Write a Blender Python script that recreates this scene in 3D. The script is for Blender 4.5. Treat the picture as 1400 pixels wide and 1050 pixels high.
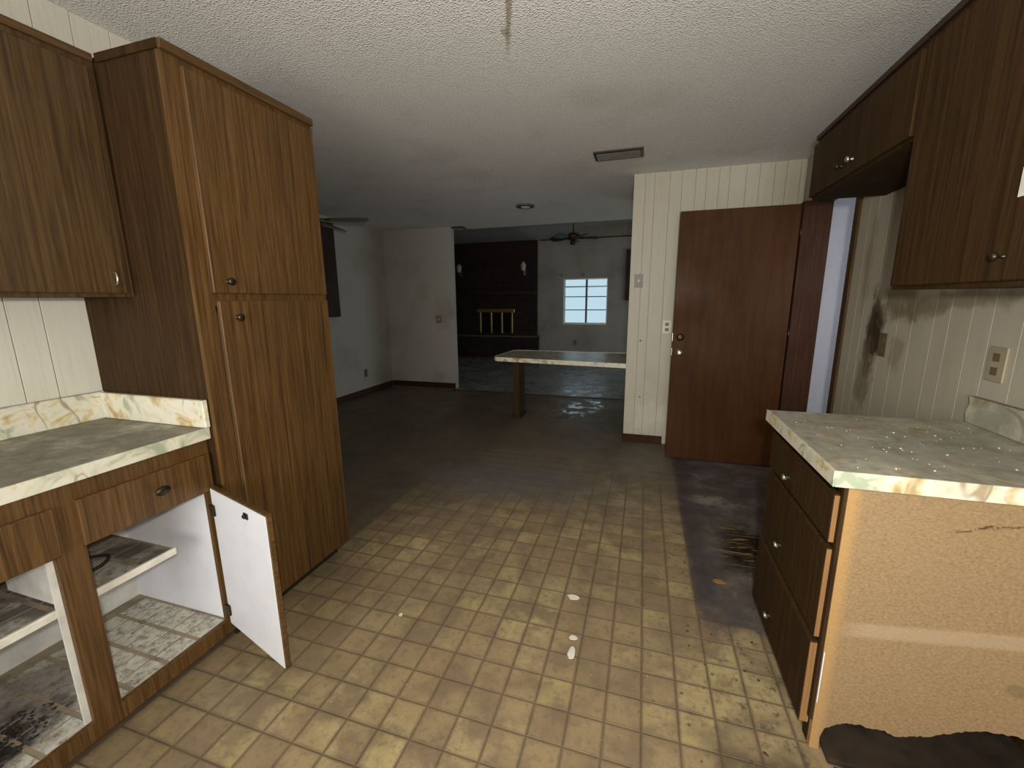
import bpy, bmesh, math, random
from mathutils import Vector, Matrix
random.seed(7)
for o in list(bpy.data.objects): bpy.data.objects.remove(o)
S = bpy.context.scene
COL = S.collection

# ------------------------------------------------------------------ camera
FPX, PITCH, YAW, ROLL, CAMH = 577.4, math.radians(-11.264), math.radians(17.233), math.radians(-0.518), 1.372
fw = Vector((-math.sin(YAW)*math.cos(PITCH), math.cos(YAW)*math.cos(PITCH), math.sin(PITCH)))
r0 = Vector((math.cos(YAW), math.sin(YAW), 0)); u0 = r0.cross(fw)
RT = r0*math.cos(ROLL) + u0*math.sin(ROLL)
UP = -r0*math.sin(ROLL) + u0*math.cos(ROLL)
cd = bpy.data.cameras.new('camera'); cam = bpy.data.objects.new('camera', cd); COL.objects.link(cam)
cd.sensor_width = 36; cd.lens = FPX/1400*36; cd.clip_start = 0.02; cd.clip_end = 200
m = Matrix((RT, UP, -fw)).transposed().to_4x4(); m.translation = (0, 0, CAMH)
cam.matrix_world = m
S.camera = cam
S.view_settings.view_transform = 'Standard'; S.view_settings.look = 'None'
S.view_settings.gamma = 1; S.view_settings.use_curve_mapping = False
S.view_settings.exposure = 0.3

# ------------------------------------------------------------------ world and lights
w = bpy.data.worlds.new('overcast_sky'); S.world = w; w.use_nodes = True
bg = w.node_tree.nodes['Background']
bg.inputs[0].default_value = (0.56, 0.72, 0.80, 1); bg.inputs[1].default_value = 0.85

def area(name, loc, target, size, power, col, shape='DISK', sy=None):
    l = bpy.data.lights.new(name, 'AREA'); l.shape = shape; l.size = size
    if sy: l.size_y = sy
    l.energy = power; l.color = col
    o = bpy.data.objects.new(name, l); COL.objects.link(o); o.location = loc
    o.rotation_euler = (Vector(target)-Vector(loc)).to_track_quat('-Z', 'Y').to_euler()
    return o
# the photographer's lamp just over the lens, and an added soft fill behind it, lifting the ceiling
area('hand_lamp', (0.07, -0.06, 1.47), (-0.60, 3.0, 1.15), 0.07, 31, (1.0, 0.95, 0.86))
area('rear_fill_light', (-0.3, -2.6, 1.40), (-0.3, 3.0, 2.5), 2.2, 92, (1.0, 0.96, 0.90), 'RECTANGLE', 1.4)
# daylight from the glazed doors in the side wall of the far room
area('patio_daylight', (2.42, 8.2, 1.2), (-1.0, 7.6, 0.0), 1.9, 14, (0.96, 0.98, 1.0), 'RECTANGLE', 1.9)
# daylight in the side room behind the kitchen door
area('side_room_daylight', (1.75, 2.62, 1.5), (2.2, 4.4, 1.1), 0.6, 5, (0.93, 0.95, 1.0))

# ------------------------------------------------------------------ material helpers
class NT:
    def __init__(s, name):
        s.m = bpy.data.materials.new(name); s.m.use_nodes = True
        s.t = s.m.node_tree; s.b = s.t.nodes['Principled BSDF']
        s._pos = None
    def n(s, typ, **kw):
        nd = s.t.nodes.new(typ)
        for k, v in kw.items(): setattr(nd, k, v)
        return nd
    def link(s, a, b): s.t.links.new(a, b)
    def setin(s, nd, key, v):
        i = nd.inputs[key]
        if hasattr(v, 'is_output'): s.link(v, i)
        else: i.default_value = v
    def pos(s):
        if s._pos is None: s._pos = s.n('ShaderNodeNewGeometry').outputs['Position']
        return s._pos
    def obj(s): return s.n('ShaderNodeTexCoord').outputs['Object']
    def map(s, v, scale=(1,1,1), loc=(0,0,0), rot=(0,0,0)):
        nd = s.n('ShaderNodeMapping'); s.link(v, nd.inputs[0])
        nd.inputs['Scale'].default_value = scale; nd.inputs['Location'].default_value = loc
        nd.inputs['Rotation'].default_value = rot
        return nd.outputs[0]
    def noise(s, v, scale=5, detail=4, rough=.55, dist=0, out='Fac'):
        nd = s.n('ShaderNodeTexNoise'); s.link(v, nd.inputs['Vector'])
        nd.inputs['Scale'].default_value = scale; nd.inputs['Detail'].default_value = detail
        nd.inputs['Roughness'].default_value = rough; nd.inputs['Distortion'].default_value = dist
        return nd.outputs[out]
    def vor(s, v, scale=5, out='Distance', feature='F1', rnd=1):
        nd = s.n('ShaderNodeTexVoronoi', feature=feature); s.link(v, nd.inputs['Vector'])
        nd.inputs['Scale'].default_value = scale; nd.inputs['Randomness'].default_value = rnd
        return nd.outputs[out]
    def ramp(s, f, stops):
        nd = s.n('ShaderNodeValToRGB'); s.link(f, nd.inputs[0])
        e = nd.color_ramp.elements
        while len(e) < len(stops): e.new(0.5)
        for i, (p, c) in enumerate(stops):
            e[i].position = p
            e[i].color = (c, c, c, 1) if isinstance(c, (int, float)) else (*c, 1)
        return nd.outputs[0]
    def math(s, op, a, b=0.0, clamp=False):
        nd = s.n('ShaderNodeMath', operation=op); nd.use_clamp = clamp
        s.setin(nd, 0, a); s.setin(nd, 1, b)
        return nd.outputs[0]
    def smooth(s, v, a, b, lo=0., hi=1.):
        nd = s.n('ShaderNodeMapRange'); nd.interpolation_type = 'SMOOTHSTEP'
        s.setin(nd, 0, v); nd.inputs[1].default_value = a; nd.inputs[2].default_value = b
        nd.inputs[3].default_value = lo; nd.inputs[4].default_value = hi
        return nd.outputs[0]
    def mix(s, f, a, b, mode='MIX'):
        nd = s.n('ShaderNodeMix', data_type='RGBA', blend_type=mode)
        s.setin(nd, 0, f)
        for k, v in ((6, a), (7, b)):
            if hasattr(v, 'is_output'): s.link(v, nd.inputs[k])
            else: nd.inputs[k].default_value = (*v, 1)
        return nd.outputs[2]
    def sep(s, v):
        nd = s.n('ShaderNodeSeparateXYZ'); s.link(v, nd.inputs[0]); return nd.outputs
    def comb(s, x, y, z=0.0):
        nd = s.n('ShaderNodeCombineXYZ')
        for i, q in enumerate((x, y, z)): s.setin(nd, i, q)
        return nd.outputs[0]
    def blob(s, c, r, wob=0.35, scale=9, p=None):
        """soft edged stain of its own shape around world point c with radii r"""
        p = p or s.pos()
        q = s.map(p, tuple(1/k for k in r), tuple(-a/k for a, k in zip(c, r)))
        nd = s.n('ShaderNodeVectorMath', operation='LENGTH'); s.link(q, nd.inputs[0])
        d = s.math('ADD', nd.outputs['Value'], s.math('MULTIPLY', s.math('SUBTRACT', s.noise(p, scale, 5), .5), wob*4))
        return s.smooth(d, 1.15, 0.45)
    def done(s, col=None, rough=.6, metal=0., bump=None, bstr=.2, bdist=.01, spec=None):
        if col is not None:
            if hasattr(col, 'is_output'): s.link(col, s.b.inputs['Base Color'])
            else: s.b.inputs['Base Color'].default_value = (*col, 1)
        s.setin(s.b, 'Roughness', rough); s.b.inputs['Metallic'].default_value = metal
        if spec is not None: s.b.inputs['Specular IOR Level'].default_value = spec
        if bump is not None:
            nd = s.n('ShaderNodeBump'); nd.inputs['Strength'].default_value = bstr; nd.inputs['Distance'].default_value = bdist
            s.link(bump, nd.inputs['Height']); s.link(nd.outputs[0], s.b.inputs['Normal'])
        return s.m

M = {}
def wood(name, c0, c1, c2, rough=.5, sx=40, sz=1.1, axis='z', spec=.35):
    t = NT(name); p = t.pos()
    sc = {'z': (sx, sx, sz), 'y': (sx, sz, sx), 'x': (sz, sx, sx)}[axis]
    f = t.noise(t.map(p, sc), 2.2, 6, .62, .6)
    g = t.noise(t.map(p, tuple(k*4 for k in sc)), 2.0, 3, .6)
    col = t.ramp(f, [(.30, c0), (.50, c1), (.72, c2)])
    col = t.mix(t.math('MULTIPLY', t.smooth(g, .52, .68), .55), col, c0)
    big = t.noise(p, 2.3, 4)
    col = t.mix(t.smooth(big, .5, .75, 0, .35), col, tuple(k*.55 for k in c1))
    M[name] = t.done(col, t.smooth(big, .3, .7, rough-.06, rough+.12), bump=g, bstr=.12, bdist=.002, spec=spec)
wood('oak', (.040,.018,.005), (.098,.048,.013), (.155,.083,.026), .5)
wood('oak_dull', (.032,.016,.005), (.070,.037,.012), (.108,.061,.022), .56)
wood('oak_dark_shaded', (.020,.010,.003), (.043,.022,.006), (.066,.036,.011), .66, spec=.15)  # darker oak copy: shade on the right-hand cabinet fronts put into the colour
wood('end_wood_shaded', (.017,.009,.003), (.038,.019,.006), (.060,.032,.010), .66, spec=.15)  # darkened wood: shade of pantry side and right-hand frames painted into its tone
wood('mahogany', (.036,.012,.002), (.056,.019,.003), (.066,.024,.0045), .5, 9, .8, spec=.15)
wood('dark_trim', (.026,.010,.004), (.046,.018,.007), (.07,.029,.011), .6, spec=.15)
wood('dark_trim_y', (.030,.012,.006), (.055,.022,.010), (.085,.036,.016), .55, axis='y')
wood('oak_edge', (.20,.10,.035), (.30,.16,.06), (.40,.23,.09), .6)
wood('oak_y', (.042,.020,.006), (.088,.045,.014), (.135,.074,.025), .5, axis='y')
wood('panel_dark', (.016,.007,.003), (.027,.012,.006), (.04,.018,.009), .5)

def plain(name, c, rough=.6, metal=0., var=.12, spec=None):
    t = NT(name); n_ = t.noise(t.pos(), 14, 5)
    col = t.mix(t.smooth(n_, .35, .75), c, tuple(k*(1-var*2) for k in c))
    M[name] = t.done(col, rough, metal, bump=n_, bstr=.05, bdist=.002, spec=spec)
plain('white_laminate', (.78,.80,.86), .35, var=.03)
plain('white_paint', (.66,.65,.60), .5)
plain('bronze', (.055,.042,.026), .38, .8)
plain('nickel', (.62,.58,.5), .28, .9)
plain('brass', (.50,.38,.15), .3, .85)
plain('black_void', (.008,.007,.006), .9)
plain('soot', (.012,.010,.009), .9)
plain('alu', (.42,.43,.42), .4, .6)
plain('plate_cream', (.60,.56,.43), .4)
plain('plate_grey', (.22,.205,.175), .5)
plain('plate_tan', (.34,.30,.20), .5)
plain('plate_brown', (.14,.10,.05), .5)
plain('kick', (.012,.010,.008), .8)
plain('grille', (.12,.115,.105), .5, .3)
plain('fan_metal', (.045,.038,.025), .45, .5)
plain('fan_blade', (.19,.17,.135), .6)
plain('side_room', (.66,.67,.74), .6, var=.03)
plain('carcass', (.40,.29,.17), .8)
plain('rubble', (.035,.028,.022), .95, var=.3)
plain('rot', (.035,.02,.009), .95, var=.35)
plain('crumb', (.75,.72,.62), .8)
plain('gable', (.27,.24,.185), .8)
plain('mortar', (.025,.022,.02), .95)
plain('dirty_vinyl', (.10,.085,.06), .7)

# popcorn ceiling with a drip stain
t = NT('popcorn'); p = t.pos()
n1 = t.noise(p, 150, 3, .65); n2 = t.noise(p, 70, 4, .6); big = t.noise(p, 1.7, 4)
col = t.ramp(n1, [(.30, (.66,.65,.62)), (.52, (.79,.78,.755)), (.75, (.86,.855,.84))])
col = t.mix(t.smooth(big, .5, .8, 0, .4), col, (.50,.48,.40))
x, y, z = t.sep(p)
lx = t.math('ADD', t.math('ADD', x, t.math('MULTIPLY', t.math('SUBTRACT', y, 1.70), .33)), .527)
lx = t.math('ABSOLUTE', t.math('ADD', lx, t.math('MULTIPLY', t.math('SUBTRACT', t.noise(p, 16, 3), .5), .02)))
line = t.math('MULTIPLY', t.smooth(lx, .017, .004), t.smooth(t.math('ADD', y, t.math('MULTIPLY', n2, .35)), 2.28, 2.0))
col = t.mix(t.math('MULTIPLY', line, .7), col, (.24,.19,.10))
col = t.mix(t.math('MULTIPLY', t.blob((-.60,1.875,2.44), (.016,.04,.2), .2, 30), .45), col, (.14,.08,.03))
M['popcorn'] = t.done(col, .95, bump=t.math('ADD', t.smooth(t.vor(p, 105), .55, .1), t.math('MULTIPLY', n1, 1.0)), bstr=.7, bdist=.005, spec=.1)
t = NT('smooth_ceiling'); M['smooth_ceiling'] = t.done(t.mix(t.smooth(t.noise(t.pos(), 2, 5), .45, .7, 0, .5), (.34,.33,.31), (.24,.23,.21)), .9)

# cream grooved panelling
def panelling(name, c, stains=()):
    t = NT(name); p = t.pos()
    g = t.noise(t.map(p, (60, 60, 1.6)), 2, 4, .6); big = t.noise(p, 3, 5)
    col = t.mix(t.smooth(g, .45, .75, 0, .35), c, tuple(k*.72 for k in c))
    col = t.mix(t.smooth(big, .52, .8, 0, .35), col, (c[0]*.7, c[1]*.68, c[2]*.55))
    for (ctr, r, sc, a) in stains:
        col = t.mix(t.math('MULTIPLY', t.blob(ctr, r, .45, 11), a), col, sc)
    M[name] = t.done(col, .55, bump=g, bstr=.08, bdist=.002)
panelling('panel_cream', (.47,.44,.35), [((.1,4.12,.25),(.22,.1,.16),(.56,.545,.46),.6), ((-.02,4.12,.986),(.012,.05,.012),(.12,.09,.05),.8), ((.0,4.12,.45),(.012,.05,.010),(.12,.09,.05),.8)])
panelling('panel_pale', (.66,.635,.54))
panelling('panel_soiled', (.42,.385,.305), [
    ((1.177,2.73,1.17),(.1,.10,.24),(.045,.028,.012),1.0), ((1.177,2.78,.93),(.1,.10,.22),(.16,.115,.07),.65),
    ((1.177,2.55,1.36),(.1,.20,.13),(.17,.125,.08),.8), ((1.177,2.38,1.32),(.1,.20,.055),(.16,.12,.075),.8),
    ((1.177,2.1,1.36),(.1,.30,.045),(.19,.15,.10),.7), ((1.177,2.50,1.1),(.1,.07,.12),(.2,.155,.1),.5), ((1.177,2.9,1.55),(.1,.05,.3),(.26,.2,.14),.6)])

# painted gypsum walls, mildewed
t = NT('dining_wall'); p = t.pos(); n_ = t.noise(p, 2.4, 5)
col = t.mix(t.smooth(n_, .48, .78, 0, .5), (.44,.425,.385), (.29,.265,.215))
for ctr, r in (((-3.93,5.4,1.95),(.3,.3,.22)), ((-3.3,6.0,1.5),(.13,.2,.2)), ((-3.1,6.0,.18),(.16,.2,.14)), ((-3.93,5.7,.2),(.2,.22,.3)), ((-2.95,6.,1.2),(.2,.2,.3))):
    col = t.mix(t.math('MULTIPLY', t.blob(ctr, r, .4, 6), .25), col, (.22,.18,.10))
M['dining_wall'] = t.done(col, .8, bump=t.noise(p, 60, 3), bstr=.15, bdist=.004)
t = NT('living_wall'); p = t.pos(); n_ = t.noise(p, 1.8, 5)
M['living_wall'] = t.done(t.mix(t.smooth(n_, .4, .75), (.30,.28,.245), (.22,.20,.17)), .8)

# printed marble laminate, greyed by dust on top
def marble(name, dust, grime=0.):
    t = NT(name); p = t.pos()
    wv = t.noise(t.map(p, (1, 1, 1), rot=(0, 0, .7)), 3.6, 3, .5, 1.0)
    v1 = t.math('ABSOLUTE', t.math('SUBTRACT', wv, .5))
    pt = t.noise(p, 9, 4, .6, .8)
    col = t.ramp(pt, [(.34, (.36,.41,.30)), (.43, (.62,.61,.47)), (.53, (.70,.68,.58)), (.58, (.66,.58,.38)), (.68, (.42,.31,.15))])
    col = t.mix(t.math('MULTIPLY', t.smooth(v1, .022, .003), t.smooth(t.noise(p, 6, 2), .48, .62, 0, .8)), col, (.30,.22,.12))
    col = t.mix(t.math('MULTIPLY', t.smooth(t.noise(p, 10, 4, .6, .8), .58, .72), .5), col, (.33,.34,.26))
    nz = t.sep(t.n('ShaderNodeNewGeometry').outputs['Normal'])[2]
    d = t.math('MULTIPLY', t.smooth(nz, .6, .9), t.smooth(t.noise(p, 4.2, 6, .65), .30, .52, dust*.55, dust))
    col = t.mix(d, col, t.ramp(t.noise(p, 30, 5), [(.3, (.14,.128,.098)), (.6, (.215,.197,.152)), (.75, (.30,.28,.215))]))
    if grime: col = t.mix(t.smooth(t.noise(p, 7, 5, .65), .35, .6, grime*.5, grime), col, (.17,.175,.13))
    M[name] = t.done(col, t.smooth(d, 0, 1, .22 if dust < .6 else .32, .35 if dust < .6 else .75), bump=t.noise(p, 50, 4), bstr=.06, bdist=.002)
marble('marble', .92)
marble('marble_worn', .76)
marble('marble_bar', .55)
marble('marble_grimy', .9, .75)

# raw particle board end panel
t = NT('particle_board'); p = t.pos(); sp = t.noise(t.map(p, (1, 1, 1.4)), 120, 3, .7); big = t.noise(p, 4.5, 5)
col = t.ramp(sp, [(.30, (.205,.130,.062)), (.50, (.26,.175,.088)), (.72, (.315,.22,.118))])
col = t.mix(t.smooth(big, .50, .75, 0, .45), col, (.26,.185,.10))
x, y, z = t.sep(p)
bz = t.math('SUBTRACT', z, t.math('ADD', .355, t.math('MULTIPLY', x, .13)))
band = t.math('MULTIPLY', t.smooth(t.math('ABSOLUTE', t.math('ADD', bz, t.math('MULTIPLY', t.math('SUBTRACT', big, .5), .012))), .030, .014), t.smooth(x, .56, .66))
col = t.mix(t.math('MULTIPLY', band, .5), col, (.40,.31,.205))
wl = t.math('ABSOLUTE', t.math('SUBTRACT', t.math('SUBTRACT', z, t.math('MULTIPLY', t.math('SUBTRACT', x, .74), .28)), t.math('ADD', .752, t.math('MULTIPLY', t.math('SUBTRACT', t.noise(p, 22, 4), .5), .05))))
col = t.mix(t.math('MULTIPLY', t.math('MULTIPLY', t.smooth(wl, .006, .001), t.smooth(x, .76, .84)), t.smooth(t.noise(p, 55, 3), .42, .55)), col, (.08,.045,.015))
col = t.mix(t.smooth(x, .60, .565, 0, .5), col, (.50,.28,.09))
col = t.mix(t.math('MULTIPLY', t.blob((1.0,1.29,.34), (.03,.2,.02), .4, 20), .5), col, (.14,.09,.04))
M['particle_board'] = t.done(col, .6, bump=sp, bstr=.08, bdist=.002)

# vinyl floor: pieces take colour from their cell, dirt lies in patches of its own shape
PIT, GX, GY = .1175, .057, 1.186
def floor_mat(name, tile):
    t = NT(name); p = t.pos(); x, y, z = t.sep(p)
    big = t.noise(p, 1.9, 6, .6); mid = t.noise(p, 7, 5, .6); fine = t.noise(p, 42, 4, .6)
    if tile:
        cx = t.math('FLOOR', t.math('DIVIDE', t.math('SUBTRACT', x, GX), PIT)); cy = t.math('FLOOR', t.math('DIVIDE', t.math('SUBTRACT', y, GY), PIT))
        wn = t.n('ShaderNodeTexWhiteNoise', noise_dimensions='2D'); t.link(t.comb(cx, cy), wn.inputs['Vector'])
        col = t.ramp(wn.outputs['Value'], [(0, (.265,.19,.105)), (.4, (.305,.224,.122)), (.8, (.345,.262,.137)), (.95, (.385,.30,.148)), (1, (.40,.32,.142))])
        col = t.mix(t.smooth(mid, .40, .66, 0, .75), col, (.19,.138,.085))
        col = t.mix(t.smooth(t.noise(p, 3.3, 5, .6), .48, .68, 0, .5), col, (.17,.125,.08))
        clean = t.math('MULTIPLY', t.smooth(t.noise(t.map(p, loc=(3.1, 1.7, 0)), 2.1, 4, .55), .50, .64), t.smooth(mid, .62, .40))
        col = t.mix(t.math('MULTIPLY', clean, t.smooth(wn.outputs['Value'], 0, 1, .35, .95)), col, (.43,.345,.175))
        col = t.mix(t.smooth(fine, .48, .70, 0, .55), col, (.165,.12,.075))
        gr = t.noise(p, 130, 3, .7)
        col = t.mix(t.smooth(gr, .55, .72, 0, .35), col, (.13,.095,.06))
        cxf = t.math('FRACT', t.math('DIVIDE', t.math('SUBTRACT', x, GX), PIT)); cyf = t.math('FRACT', t.math('DIVIDE', t.math('SUBTRACT', y, GY), PIT))
        edge = t.math('MINIMUM', t.math('MINIMUM', cxf, t.math('SUBTRACT', 1.0, cxf)), t.math('MINIMUM', cyf, t.math('SUBTRACT', 1.0, cyf)))
        col = t.mix(t.smooth(t.math('ADD', edge, t.math('MULTIPLY', t.math('SUBTRACT', fine, .5), .22)), .09, .03, 0, .55), col, (.15,.108,.066))
    else:
        col = t.mix(t.smooth(mid, .4, .7), (.165,.12,.07), (.115,.085,.052))
    wob = t.math('MULTIPLY', t.math('SUBTRACT', big, .5), 1.9)
    wob2 = t.math('MULTIPLY', t.math('SUBTRACT', mid, .5), .7)
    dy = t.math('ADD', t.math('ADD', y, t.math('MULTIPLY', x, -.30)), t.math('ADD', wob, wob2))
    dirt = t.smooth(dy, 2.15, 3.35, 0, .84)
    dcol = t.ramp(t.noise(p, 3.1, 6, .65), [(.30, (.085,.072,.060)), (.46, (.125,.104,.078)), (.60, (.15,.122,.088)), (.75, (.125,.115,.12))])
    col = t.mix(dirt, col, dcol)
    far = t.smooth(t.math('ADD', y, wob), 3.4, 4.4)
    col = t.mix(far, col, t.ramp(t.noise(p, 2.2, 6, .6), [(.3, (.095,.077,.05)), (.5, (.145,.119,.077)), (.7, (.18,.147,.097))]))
    # grime along the tall cabinet and the base cabinets
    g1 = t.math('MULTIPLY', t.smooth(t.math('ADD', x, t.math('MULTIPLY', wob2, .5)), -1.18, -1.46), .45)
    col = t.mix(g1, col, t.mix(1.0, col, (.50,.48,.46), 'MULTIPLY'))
    lav = t.blob((-1.0,2.95,0), (.75,.38,.4), .4, 4)
    col = t.mix(t.math('MULTIPLY', lav, .6), col, (.135,.12,.125))
    # bare greyed patch where the refrigerator stood
    fx = t.math('ADD', x, t.math('MULTIPLY', wob2, .10))
    fr = t.math('MULTIPLY', t.smooth(fx, .285, .325), t.smooth(t.math('ADD', t.math('ADD', y, t.math('MULTIPLY', x, -.0)), t.math('MULTIPLY', wob2, .45)), 1.66, 1.84))
    col = t.mix(t.math('MULTIPLY', fr, .9), col, t.ramp(t.noise(p, 6, 5, .65), [(.32, (.055,.046,.046)), (.52, (.10,.085,.08)), (.72, (.19,.165,.14))]))
    col = t.mix(t.math('MULTIPLY', t.blob((.47,2.98,0), (.17,.09,.3), .4, 9), .7), col, (.30,.27,.23))
    edg = t.math('MULTIPLY', t.math('MULTIPLY', t.smooth(fx, .27, .32), t.smooth(fx, .46, .36)), t.smooth(y, 1.75, 1.95))
    col = t.mix(t.math('MULTIPLY', edg, .6), col, (.045,.036,.042))
    # water-worn streaks
    bl = t.blob((.64,2.40,0), (.20,.30,.3), .30, 7)
    st = t.noise(t.map(p, (3.5, 30, 1)), 1.6, 5, .6, 1.2)
    col = t.mix(bl, col, t.ramp(st, [(.46, (.010,.006,.003)), (.54, (.04,.024,.010)), (.62, (.30,.215,.085))]))
    # soil specks and blotches toward the drawer unit
    sp = t.math('MULTIPLY', t.smooth(t.vor(p, 26), .20, .10), t.smooth(t.math('ADD', x, t.math('MULTIPLY', t.noise(p, 5, 3), .6)), .25, .60))
    col = t.mix(t.math('MULTIPLY', sp, t.smooth(t.noise(p, 12, 2), .45, .6)), col, (.045,.03,.018))
    bt = t.math('MULTIPLY', t.smooth(t.noise(p, 20, 6, .7), .54, .66), t.smooth(x, .10, .42, 0, .85))
    col = t.mix(bt, col, (.085,.07,.05))
    col = t.mix(t.math('MULTIPLY', t.blob((.48,1.14,0), (.24,.13,.3), .35, 12), .85), col, (.095,.07,.045))
    col = t.mix(t.math('MULTIPLY', t.smooth(t.vor(p, 11), .035, .02), .8), col, (.62,.57,.44))
    wet = t.math('MAXIMUM', t.blob((-1.0,5.2,0), (.42,.5,.4), .5, 5), t.blob((-.35,5.55,0), (.4,.35,.4), .5, 5))
    rough = t.mix(t.math('MULTIPLY', t.smooth(t.noise(p, 8, 4), .46, .56), wet), t.ramp(mid, [(.3, .42), (.7, .62)]), (.06,.06,.06))
    M[name] = t.done(col, rough, bump=t.math('ADD', fine, mid), bstr=.10, bdist=.004, spec=.35)
floor_mat('tile', True); floor_mat('floor_base', False)
t = NT('bare_slab'); p = t.pos(); b_ = t.noise(p, 1.6, 6, .65); c_ = t.noise(p, 5, 5, .6)
M['bare_slab'] = t.done(t.ramp(b_, [(.3, (.12,.125,.12)), (.5, (.22,.225,.215)), (.7, (.34,.345,.33))]), t.ramp(c_, [(.36, .14), (.52, .38), (.7, .55)]), bump=c_, bstr=.15, bdist=.004)

# vinyl lining inside the cabinets
t = NT('lining'); p = t.pos(); n_ = t.noise(p, 45, 5, .7); x, y, z = t.sep(p)
col = t.ramp(n_, [(.36, (.20,.18,.14)), (.50, (.50,.48,.41)), (.66, (.62,.60,.52))])
col = t.mix(t.math('MULTIPLY', t.smooth(t.noise(p, 9, 5, .6), .52, .70), .6), col, (.22,.16,.12))
col = t.mix(t.blob((-1.76,.47,.1), (.13,.26,.2), .35, 13), col, (.02,.017,.016))
col = t.mix(t.math('MULTIPLY', t.blob((-1.9,.68,.1), (.16,.15,.2), .4, 10), .6), col, (.12,.085,.075))
col = t.mix(t.math('MULTIPLY', t.smooth(z, .3, .4), t.smooth(t.noise(p, 8, 5), .38, .58, .35, .92)), col, (.07,.06,.05))
M['lining'] = t.done(col, .6)
t = NT('lining_base'); M['lining_base'] = t.done(t.mix(t.smooth(t.noise(t.pos(), 15, 4), .4, .7), (.30,.24,.16), (.18,.15,.11)), .7)
# brick
t = NT('brick'); oi = t.n('ShaderNodeObjectInfo').outputs['Random']
col = t.ramp(oi, [(0, (.010,.004,.003)), (.5, (.018,.0065,.005)), (1, (.028,.010,.007))])
M['brick'] = t.done(t.mix(t.smooth(t.noise(t.pos(), 40, 4), .4, .7, 0, .6), col, (.012,.006,.005)), .85)
# glass
t = NT('pane_glass'); t.b.inputs['Transmission Weight'].default_value = 1.0; t.b.inputs['IOR'].default_value = 1.05
M['pane_glass'] = t.done((.86,.93,.96), .04)
t = NT('smoked_glass'); M['smoked_glass'] = t.done((.01,.01,.01), .12)
t = NT('frosted'); M['frosted'] = t.done((.42,.42,.38), .25)
t = NT('siding'); M['siding'] = t.done((.62,.74,.82), .8)

# ------------------------------------------------------------------ mesh helpers
def box(bm, x0, x1, y0, y1, z0, z1, bev=0, seg=1):
    vs = [bm.verts.new((x, y, z)) for z in (z0, z1) for y in (y0, y1) for x in (x0, x1)]
    fs = [(0,2,3,1), (4,5,7,6), (0,1,5,4), (2,6,7,3), (0,4,6,2), (1,3,7,5)]
    F = [bm.faces.new([vs[i] for i in f]) for f in fs]
    if bev:
        es = list({e for f in F for e in f.edges})
        bmesh.ops.bevel(bm, geom=es, offset=bev, segments=seg, affect='EDGES', profile=.5)
    return bm
def B(*a, **k): return box(bmesh.new(), *a, **k)
def prism(bm, pts, axis, a, b):
    """outline pts in the other two axes, extruded from a to b along axis"""
    def P(q, h):
        return {'x': (h, q[0], q[1]), 'y': (q[0], h, q[1]), 'z': (q[0], q[1], h)}[axis]
    lo = [bm.verts.new(P(q, a)) for q in pts]; hi = [bm.verts.new(P(q, b)) for q in pts]
    n = len(pts)
    bm.faces.new(lo[::-1]); bm.faces.new(hi)
    for i in range(n): bm.faces.new((lo[i], lo[(i+1) % n], hi[(i+1) % n], hi[i]))
    bmesh.ops.recalc_face_normals(bm, faces=bm.faces)
    return bm
def lathe(bm, prof, origin, axis=(0,0,1), seg=16):
    q = Vector((0,0,1)).rotation_difference(Vector(axis)); o = Vector(origin); rings = []
    for r, h in prof:
        rings.append([bm.verts.new(o + q @ Vector((r*math.cos(a), r*math.sin(a), h))) for a in [2*math.pi*i/seg for i in range(seg)]])
    for a, b in zip(rings, rings[1:]):
        for i in range(seg):
            f = bm.faces.new((a[i], a[(i+1) % seg], b[(i+1) % seg], b[i])); f.smooth = True
    bm.faces.new(rings[0][::-1]); bm.faces.new(rings[-1])
    bmesh.ops.recalc_face_normals(bm, faces=bm.faces)
    return bm
def tube(bm, pts, r, seg=8):
    P = [Vector(p) for p in pts]; rings = []
    for i, p in enumerate(P):
        d = (P[min(i+1, len(P)-1)] - P[max(i-1, 0)]).normalized()
        q = Vector((0,0,1)).rotation_difference(d)
        rings.append([bm.verts.new(p + q @ Vector((r*math.cos(a), r*math.sin(a), 0))) for a in [2*math.pi*k/seg for k in range(seg)]])
    for a, b in zip(rings, rings[1:]):
        for i in range(seg):
            f = bm.faces.new((a[i], a[(i+1) % seg], b[(i+1) % seg], b[i])); f.smooth = True
    bm.faces.new(rings[0][::-1]); bm.faces.new(rings[-1])
    bmesh.ops.recalc_face_normals(bm, faces=bm.faces)
    return bm
def wloc(o):
    v = Vector((0,0,0))
    while o is not None: v = v + o.location; o = o.parent
    return v
def obj(name, bm, mat, parent=None, origin=None, label=None):
    """one mesh object; bm is in world metres, origin (or the parent's) becomes its pivot"""
    base = wloc(parent) if parent else Vector((0,0,0))
    org = Vector(origin) if origin else base
    bmesh.ops.translate(bm, verts=bm.verts, vec=-org)
    me = bpy.data.meshes.new(name); bm.to_mesh(me); bm.free(); me.materials.append(M[mat])
    o = bpy.data.objects.new(name, me); COL.objects.link(o)
    o.parent = parent; o.location = org - base
    if label: o['label'] = label
    return o
def inst(name, me, parent, loc, rotz=0, scale=None):
    o = bpy.data.objects.new(name, me); COL.objects.link(o); o.parent = parent
    o.location = Vector(loc) - wloc(parent); o.rotation_euler.z = rotz
    if scale: o.scale = scale
    return o
def mesh(name, bm, mat):
    me = bpy.data.meshes.new(name); bm.to_mesh(me); bm.free(); me.materials.append(M[mat]); return me
def thing(name, label, cat, loc, group=None):
    o = bpy.data.objects.new(name, None); COL.objects.link(o); o.location = loc; o.empty_display_size = .1
    o['label'] = label; o['category'] = cat
    if group: o['group'] = group
    return o
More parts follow.
